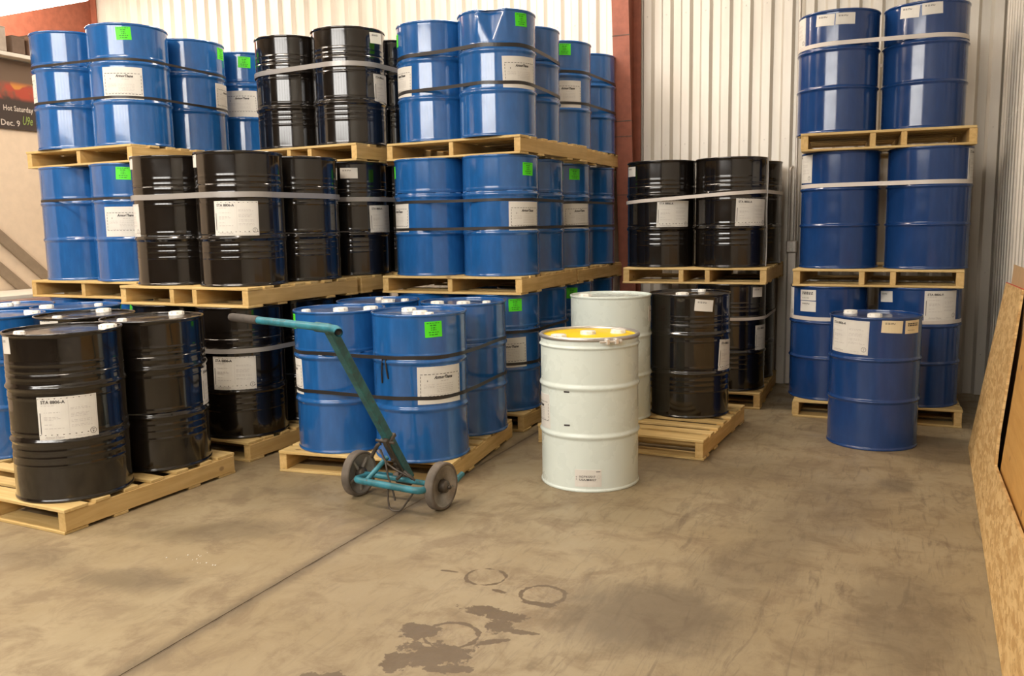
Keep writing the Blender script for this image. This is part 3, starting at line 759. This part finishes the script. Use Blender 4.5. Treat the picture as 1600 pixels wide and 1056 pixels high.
def strap(st, z, wd, mat, lab, rad=.2875, tilt=0.0, wave=0.0, extra=None):
    cs = corners(st); pts = []
    for cx, cy in cs: pts += [(cx+rad*math.cos(2*PI*k/72), cy+rad*math.sin(2*PI*k/72)) for k in range(72)]
    hp = hull(pts); zb = ZB[level(st)]; mx = sum(c[0] for c in cs)/4; my = sum(c[1] for c in cs)/4
    # subdivide the straight runs
    path = []
    for i, a in enumerate(hp):
        b = hp[(i+1) % len(hp)]; L = math.hypot(b[0]-a[0], b[1]-a[1]); k = max(1, int(L/.06))
        for q in range(k): path.append((a[0]+(b[0]-a[0])*q/k, a[1]+(b[1]-a[1])*q/k))
    v = []; f = []; n = len(path)
    for i, (x, y) in enumerate(path):
        zz = z+tilt*(x-mx)+wave*math.sin(9*i/n*2*PI)
        dx, dy = x-mx, y-my; l = math.hypot(dx, dy); ox, oy = dx/l*.0022, dy/l*.0022
        v += [(x, y, zb+zz-wd/2), (x, y, zb+zz+wd/2), (x+ox, y+oy, zb+zz+wd/2), (x+ox, y+oy, zb+zz-wd/2)]
    for i in range(n):
        a, b = 4*i, 4*((i+1) % n)
        for k in range(4): f.append((a+k, b+k, b+(k+1) % 4, a+(k+1) % 4))
    o = link('drum_strap', mesh('drum_strap', v, f, mat), None)
    tag(o, lab, 'strap', 'straps round the drums')
    return o
s1 = strap('nC', .628, .021, BSTRAP, 'black strap high round the four blue drums behind the hand truck', wave=.002)
strap('nC', .388, .021, BSTRAP, 'black strap low round the four blue drums behind the hand truck', wave=.002)
mb = MB()
cx, cy = DR['nC_RF']
for da, z1 in ((-104, .50), (-109, .47)):
    v = []
    for k in range(7):
        t = k/6; a = math.radians(da+(-3 if z1 < .49 else 3)*t); r = .2895+.006*math.sin(PI*t)
        v.append((cx+r*math.cos(a), cy+r*math.sin(a), ZB[1]+.628+(z1-.628)*t))
    mb.tube(v, .0055, 4)
mb.build('strap_tail', BSTRAP, s1)
strap('C2', .556, .021, BSTRAP, 'black strap high round the middle tier blue drums by the column', wave=.001)
strap('C2', .352, .021, BSTRAP, 'black strap low round the middle tier blue drums by the column', wave=.001)
strap('C2n', .556, .02, BSTRAP, 'black strap high round the deeper middle tier blue drums')
strap('C2n', .352, .02, BSTRAP, 'black strap low round the deeper middle tier blue drums')
strap('C3', .632, .026, BSTRAP, 'black strap high round the crushed drum and its neighbours', wave=.002)
strap('C3', .372, .024, BSTRAP, 'black strap low round the crushed drum and its neighbours', wave=.002)
strap('C3n', .630, .022, BSTRAP, 'black strap high round the deeper top tier blue drums')
strap('C3n', .372, .022, BSTRAP, 'black strap low round the deeper top tier blue drums')
strap('C1', .60, .021, BSTRAP, 'black strap high round the bottom tier blue drums by the column', .2975)
strap('C1', .36, .021, BSTRAP, 'black strap low round the bottom tier blue drums by the column')
strap('A2', .622, .018, BSTRAP, 'black strap round the middle tier blue drums by the beige wall')
strap('A3', .622, .018, BSTRAP, 'black strap high round the top tier blue drums by the beige wall')
strap('A3', .350, .018, BSTRAP, 'black strap low round the top tier blue drums by the beige wall')
strap('B1', .592, .030, GSTRAP, 'grey band round the bottom tier black drum behind the handle', .2968)
strap('B2', .600, .036, GSTRAP, 'grey band round the middle tier black drums', .2968, .0, .001)
strap('B2n', .592, .034, GSTRAP, 'grey band round the deeper middle tier black drums', .2968)
strap('B3', .598, .036, GSTRAP, 'grey band round the top tier black drums', .2968, .012)
se = strap('E2', .574, .028, WSTRAP, 'pale strap slanting round the upper tier black drums', .2968, .055)
strap('E1', .597, .024, WSTRAP, 'pale strap round the bottom tier black drums by the outlet', .2975)
mb = MB(); cx, cy = DR['E2_RF']; a = math.radians(-8)
mb.tube([(cx+.299*math.cos(a+.03*math.sin(k)), cy+.299*math.sin(a+.03*math.sin(k)), ZB[2]+.885-.88*k/10) for k in range(11)], .005, 6)
mb.build('hanging_cord', GSTRAP, se)
strap('F3', .640, .030, WSTRAP, 'pale strap round the top drums of the corner stack', .2880)
strap('F2', .628, .030, WSTRAP, 'pale strap round the middle drums of the corner stack', .2880)
sf = strap('F1', .632, .028, WSTRAP, 'pale strap round the bottom drums of the corner stack', .2880)
mb = MB(); cx, cy = DR['F1_LF']; v = []
a = math.radians(-55); ux, uy = -math.sin(a), math.cos(a)
for k in range(6):
    mb.box((-.012, -.0015, ZB[1]+.632-.26*(k+1)/5), (.012, .0015, ZB[1]+.632-.26*k/5), 0, 0, Matrix.Translation((cx+.294*math.cos(a), cy+.294*math.sin(a), 0)) @ Matrix.Rotation(a+PI/2, 4, 'Z'))
    if k == 4: break
mb.build('strap_tail', WSTRAP, sf)

# ------------------------------------------------------------------ hand truck
ht = tag(empty('hand_truck', (-2.5, 3.9, 0)), 'old teal drum hand truck with two wheels, parked before the strapped blue drums', 'hand truck')
O = Vector((-2.5, 3.9, 0))
def L(p): return Vector(p)-O
def wheel(x, y, rz, spokes):
    ax = Matrix.Translation(L((x, y, .130))) @ Matrix.Rotation(rz, 4, 'Z') @ Matrix.Rotation(PI/2, 4, 'Y')
    mb = MB(); mb.lathe([(.112, -.026), (.122, -.027), (.129, -.022), (.130, -.015), (.130, .015), (.129, .022), (.122, .027), (.112, .026), (.110, 0), (.112, -.026)], 48, 0, ax)
    w_ = mb.build('wheel', RUBBER, ht)
    mb = MB(); mb.lathe([(.113, -.024), (.106, -.022), (.098, -.010), (.040, -.006), (.040, .006), (.098, .010), (.106, .022), (.113, .024)], 40, 0, ax)
    for k in range(5 if spokes else 0):
        mb.box((.034, -.008, -.018), (.10, .008, .018), 0, .003, ax @ Matrix.Rotation(2*PI*k/5, 4, 'Z'))
    mb.build('wheel_disc', CASTING, w_)
    mb = MB(); mb.lathe([(.0, -.046), (.014, -.046), (.018, -.042), (.032, -.036), (.034, -.03), (.036, .0), (.034, .03), (.032, .036), (.018, .042), (.014, .046), (0, .046)], 20, 0, ax)
    mb.build('hub', STEEL, w_)
    mb = MB(); mb.lathe([(0, .046), (.009, .046), (.012, .050), (.012, .058), (.008, .062), (0, .062)], 12, 0, ax)
    mb.build('axle_nut', STEEL, w_)
wheel(-2.205, 3.885, -.08, False); wheel(-2.765, 3.93, -.08, True)
mb = MB(); mb.tube([L((-2.735, 3.928, .130)), L((-2.235, 3.888, .130))], .015, 12); mb.build('axle', TEAL, ht)
mb = MB()
mb.tube(arc([L((-2.66, 4.10, .075)), L((-2.675, 3.93, .130)), L((-2.675, 3.755, .150)), L((-2.24, 3.725, .142)), L((-2.245, 3.89, .130)), L((-2.225, 4.02, .105))], 6, .05), .019, 12)
mb.build('lower_frame', TEAL, ht)
mb = MB(); mb.tube([L((-2.20, 3.98, .10)), L((-2.195, 4.11, .135))], .016, 12); mb.build('side_peg', TEAL, ht)
mb = MB(); mb.tube([L((-2.60, 3.76, .150)), L((-2.53, 3.87, .262))], .014, 12); mb.build('brace', TEAL, ht)
# box beam
def beam(name, a, b, w_, d_, mat):
    a, b = Vector(a), Vector(b); t = (b-a).normalized(); x = Vector((1, -.10, 0)).normalized(); x = (x-t*x.dot(t)).normalized(); y = t.cross(x)
    mm = Matrix((( *x, 0), (*y, 0), (*t, 0), (0, 0, 0, 1))).transposed(); mm.translation = a
    mb = MB(); mb.box((-w_/2, -d_/2, 0), (w_/2, d_/2, (b-a).length), 0, .004, mm); return mb, mm, (b-a).length
mb, bmx, bl = beam('beam', L((-2.485, 4.02, .105)), L((-2.505, 3.362, 1.040)), .044, .050, TEALD)
mb.build('handle_beam', TEALD, ht)
bar = arc([L((-3.02, 3.44, 1.053)), L((-2.40, 3.285, 1.045)), L((-2.335, 3.205, 1.040))], 6, .05)
mb = MB(); mb.tube(bar, .0195, 16, 0, False)
mb.tube(bar, .0155, 16, 0, False)
mb.build('handlebar', TEAL, ht)
mb = MB(); mb.tube([bar[-1]-(bar[-1]-bar[-2]).normalized()*.02, bar[-1]-(bar[-1]-bar[-2]).normalized()*.019], .0156, 16)
mb.build('bore_shade', SHADOWB, ht)  # dark disc inside the open end imitates the shade of the hollow tube
mb = MB(); q = L((-3.235, 3.494, 1.056)); mb.tube([q, q+(bar[0]-q)*.06, bar[0], bar[0]+(bar[0]-q)*.1], [.020, .0225, .0225, .021], 16); mb.build('rubber_grip', GRIP, ht)
mb = MB(); mb.tube([L((-2.56, 3.335, 1.045)), L((-2.46, 3.31, 1.043))], .024, 14); mb.build('weld_collar', TEALD, ht)
# latch, linkage, hook and cables
mb = MB(); mb.box((-.034, -.034, .33), (.034, .034, .352), 0, .003, bmx); mb.box((.0, -.052, .325), (.030, -.025, .372), 0, .003, bmx)
mb.tube([bmx @ Vector((-.06, -.03, .345)), bmx @ Vector((.06, -.03, .345))], .008, 8); mb.build('latch_block', STEEL, ht)
mb = MB(); mb.tube([bmx @ Vector((-.035, -.035, .33)), L((-2.545, 3.80, .345)), L((-2.585, 3.795, .275))], .011, 8); mb.build('release_lever', STEEL, ht)
mb = MB(); mb.box((-.018, -.040, .06), (.018, -.024, .33), 0, .003, bmx)
for z in (.09, .13, .17, .21): mb.lathe([(0, -.006), (.011, -.006), (.011, .006), (0, .006)], 8, 0, bmx @ Matrix.Translation((.0, -.044, z)) @ Matrix.Rotation(PI/2, 4, 'X'), sm=False)
mb.build('hook_linkage', STEEL, ht)
mb = MB(); mb.box((-.05, -.065, .02), (.06, -.03, .085), 0, .006, bmx); mb.tube([L((-2.46, 3.85, .15)), L((-2.40, 3.84, .20)), L((-2.36, 3.85, .16))], .010, 8); mb.build('hook_pivot', STEEL, ht)
mb = MB(); mb.tube(arc([L((-2.455, 3.75, .14)), L((-2.452, 3.74, .07)), L((-2.440, 3.735, .014)), L((-2.375, 3.735, .012)), L((-2.325, 3.74, .08)), L((-2.29, 3.76, .135))], 5, .03), .0052, 8); mb.build('cable_loop', STEEL, ht)
mb = MB(); mb.tube(arc([L((-2.555, 3.84, .31)), L((-2.52, 3.83, .245)), L((-2.46, 3.83, .21)), L((-2.39, 3.83, .185)), L((-2.345, 3.85, .155))], 5, .03), .006, 8); mb.build('pull_cable', STEEL, ht)
mb = MB(); mb.tube(arc([L((-2.50, 3.80, .27)), L((-2.475, 3.78, .19)), L((-2.44, 3.77, .12)), L((-2.42, 3.76, .06))], 5, .03), .0055, 8); mb.build('spring_rod', STEEL, ht)

# ------------------------------------------------------------------ sheets leaning on the corner wall
def sheet(name, poly, thick, base, lean, slope, mats, lab, edge=None):
    """poly in sheet plane: s runs from the far end towards the camera, t up the lean"""
    ax = Vector((-slope, -1, 0)).normalized(); up = Vector((math.sin(lean), 0, math.cos(lean))); nn = ax.cross(up).normalized()
    if nn.x > 0: nn = -nn
    B = Vector(base); v = []; n = len(poly)
    root = empty(name, base)
    for k in (0, 1):
        for s, t in poly: v.append(ax*s+up*t+nn*(thick*k))
    f = [tuple(range(n)), tuple(range(2*n-1, n-1, -1))]+[(i, n+i, n+(i+1) % n, (i+1) % n) for i in range(n)]
    bm = bmesh.new(); bv = [bm.verts.new(x) for x in v]
    for q in f: bm.faces.new([bv[i] for i in q])
    bmesh.ops.recalc_face_normals(bm, faces=bm.faces); bmesh.ops.triangulate(bm, faces=[x for x in bm.faces if len(x.verts) > 4])
    me = bpy.data.meshes.new(name); bm.to_mesh(me); bm.free(); me.materials.append(mats)
    link('board_face', me, root)
    tag(root, lab, 'board')
    if edge:
        i, j = edge; a, b = ax*poly[i][0]+up*poly[i][1], ax*poly[j][0]+up*poly[j][1]
        mb = MB(); d = (b-a); vs = [a+up*.003, b+up*.003, b+up*.003+nn*thick, a+up*.003+nn*thick]
        vs2 = [x-up*.003 for x in vs]; mb.add(vs+vs2, [(0, 1, 2, 3), (7, 6, 5, 4), (0, 4, 5, 1), (1, 5, 6, 2), (2, 6, 7, 3), (3, 7, 4, 0)]); mb.build('red_edge', RED, root)
    return root
LEAN = math.atan(.155)
sheet('strand_board', [(0, 0), (3.75, 0), (3.75, .44), (1.62, .315), (1.45, .44), (1.0, 1.08), (.96, 1.135), (-.10, 1.10)], .012, (.470, 6.25, .002), LEAN, -.0304*-1, OSB,
      'notched strand board leaning at the corner wall, red painted top edge', (6, 7))
sheet('plywood_sheet', [(0, 0), (2.0, 0), (2.0, 1.0), (-.16, .98)], .018, (.470, 4.60, .002), math.atan(.105), .0304, PLY, 'orange plywood sheet standing behind the notch of the strand board')
sheet('hardboard_sheet', [(0, 0), (1.8, 0), (1.8, 1.245), (0, 1.215)], .006, (.575, 6.22, .002), math.atan(.072), .0304, HARD, 'tan hardboard sheet behind the strand board')  # real sheet, lengthened to keep the gap behind the notch dark

# ------------------------------------------------------------------ outlet and conduits on the back wall
oc = tag(empty('power_outlet', (-.906, YB-.042, 1.278)), 'grey metal outlet box with conduits on the ribbed wall', 'outlet')
mb = MB(); mb.box((-.048, -.055, -.055), (.048, 0, .055), 0, .008); mb.build('box', CONDUIT, oc)
mb = MB(); mb.box((-.040, -.060, -.050), (.040, -.055, .050), 0, .004); fp = mb.build('face_plate', CONDUIT, oc)
for z in (.022, -.022):
    mb = MB(); mb.lathe([(0, 0), (.015, 0), (.015, .004), (0, .004)], 16, 0, Matrix.Translation((0, -.060, z)) @ Matrix.Rotation(PI/2, 4, 'X'), sm=False)
    mb.build('socket', PLASTIC, fp)
mb = MB(); mb.tube(arc([(-.028, -.03, .05), (-.028, -.03, .70), (-.01, .0, .72)], 4, .02), .010, 10); mb.build('conduit', CONDUIT, oc)
mb = MB(); mb.tube([(.022, -.028, .05), (.022, -.028, 1.35), (.022, -.028, 3.6)], .013, 10); mb.build('conduit', CONDUIT, oc)
mb = MB(); mb.box((-.030, -.045, -1.27), (.040, -.005, -.055), 0, .004); mb.build('raceway', CONDUIT, oc)

# ------------------------------------------------------------------ the far bay by the beige wall
bn = tag(empty('banner', (-7.49, 5.3, 2.78)), 'dark banner with white lettering and red blobs on the beige wall', 'banner')
def banner_mat():
    t = NT('dark_banner_print'); g = t.n('ShaderNodeTexCoord').outputs['Object']
    sx = t.n('ShaderNodeSeparateXYZ'); t.l(g, sx.inputs[0]); z = sx.outputs[2]
    nz = t.noise(t.vec(g, (1, 3.2, 3.2)), 1, 3)
    band = t.math('MULTIPLY', t.ramp(z, -.06, -.01), t.ramp(z, .07, .13, 1, 0))
    c = t.mix(t.math('MULTIPLY', band, t.ramp(nz, .38, .5)), t.mix(t.ramp(z, -.05, .05), (.045, .03, .024), (.15, .095, .06)), (.42, .06, .03))
    c = t.mix(t.math('MULTIPLY', band, t.ramp(t.noise(t.vec(g, (1, 4, 4)), 1, 2), .56, .62)), c, (.60, .25, .04))
    return t.set(Base_Color=c, Roughness=.55)
mb = MB(); mb.box((0, -1.0, -.31), (.012, .9, .31)); mb.build('cloth_panel', banner_mat(), bn)
def flat_text(s, size, y, z, mat, width, shear=0.0):
    v, f, wd, mn = text_geo(s, size, shear, .001); k = width/wd
    return link('lettering', mesh('lettering', [(.016, y+(a-mn)*k, z+b) for a, b in v], f, mat), bn)
WTXT = simple('white_banner_ink', (.62, .55, .48), .6); GTXT = simple('green_banner_ink', (.25, .34, .08), .6)
flat_text('Hot Saturday', .068, .045, -.145, WTXT, .295); flat_text('Dec. 9', .075, .01, -.28, WTXT, .185)
flat_text('U9e', .11, .225, -.26, GTXT, .10, .3)
sh = tag(empty('wall_shelf', (-7.5, 5.2, 3.10)), 'pale shelf board above the banner', 'shelf')
mb = MB(); mb.box((-.25, -1.4, 0), (.14, .75, .035), 0, .004); mb.build('shelf_board', ROOFM, sh)
for i, (yy, wx, hh, colr) in enumerate([(4.92, .14, .20, (.17, .11, .075)), (5.14, .12, .13, (.40, .33, .26)), (5.30, .10, .21, (.42, .36, .30)), (5.47, .12, .15, (.15, .10, .07)), (5.64, .14, .18, (.20, .12, .08))]):
    mt = simple('stored_carton', colr, .7, var=.1)
    b = tag(empty('carton', (-7.44, yy, 3.136)), ['brown carton at the near end of the high shelf', 'low pale carton on the high shelf', 'tall pale carton on the high shelf', 'low dark carton on the high shelf', 'reddish carton on the high shelf beside the blue drums'][i], 'carton', 'cartons on the high shelf')
    mb = MB(); mb.box((-.08, -wx/2, 0), (.08, wx/2, hh), 0, .004); mb.build('box_body', mt, b)
    mb = MB(); mb.box((-.082, -wx/2-.001, hh-.002), (.082, -.003, hh+.004)); mb.box((-.082, .003, hh-.002), (.082, wx/2+.001, hh+.004)); mb.build('box_flap', mt, b)
rl = tag(empty('stair_rail', (-7.46, 5.2, 1.4)), 'pair of sloping grey boards against the beige wall', 'rail')
RAILM = simple('grey_brown_board', (.27, .205, .14), .7, var=.08)
for z0 in (.155, -.165):
    mb = MB(); a = math.atan2(-.37, .40)
    mb.box((-.03, -.85, -.048), (0, .62, .048), 0, .004, Matrix.Translation((0, .02, z0-.08)) @ Matrix.Rotation(a, 4, 'X')); mb.build('rail_board', RAILM, rl)
wb = tag(empty('workbench', (-7.1, 5.2, 0)), 'pale bench with pinkish edge beside the blue drums', 'workbench')
PINK = simple('pinkish_edge', (.62, .40, .34), .6, var=.04)
mb = MB(); mb.box((-.38, -.9, .965), (.30, .75, 1.0), 0, .004); mb.build('bench_top', ROOFM, wb)
mb = MB(); mb.box((.285, -.9, .90), (.305, .75, .964), 0, .003); mb.build('apron', PINK, wb)
for a in (-.34, .26):
    for b in (-.85, .70):
        mb = MB(); mb.box((a-.03, b-.03, 0), (a+.03, b+.03, .965), 0, .003); mb.build('leg', PINK, wb)
lp = tag(empty('strip_lamp', (-8.7, 6.4, 3.86)), 'glaring white strip lamp in the upper corner before the red frame', 'lamp')
mb = MB(); mb.box((-2.0, -.12, 0), (1.06, .12, .16), 0, .02); mb.build('diffuser', LAMP, lp)
mb = MB(); mb.box((-2.0, -.14, .16), (1.08, .14, .22), 0, .01); mb.build('housing', ROOFM, lp)
for a in (-1.6, .7):
    mb = MB(); mb.tube([(a, 0, .22), (a, 0, ZC-3.86)], .008, 8); mb.build('hanger', CONDUIT, lp)

# ------------------------------------------------------------------ crumbs on the floor
mb = MB(); rd = random.Random(4)
for k in range(14):
    x, y = -2.96+rd.gauss(0, .10), 2.86+rd.gauss(0, .05); s = rd.uniform(.001, .0026)
    mb.box((x-s, y-s, 0), (x+s, y+s, s*1.4), 0, 0)
tag(mb.build('crumbs', PLASTIC), 'scatter of tiny white crumbs on the bare concrete', 'crumbs', kind='stuff')
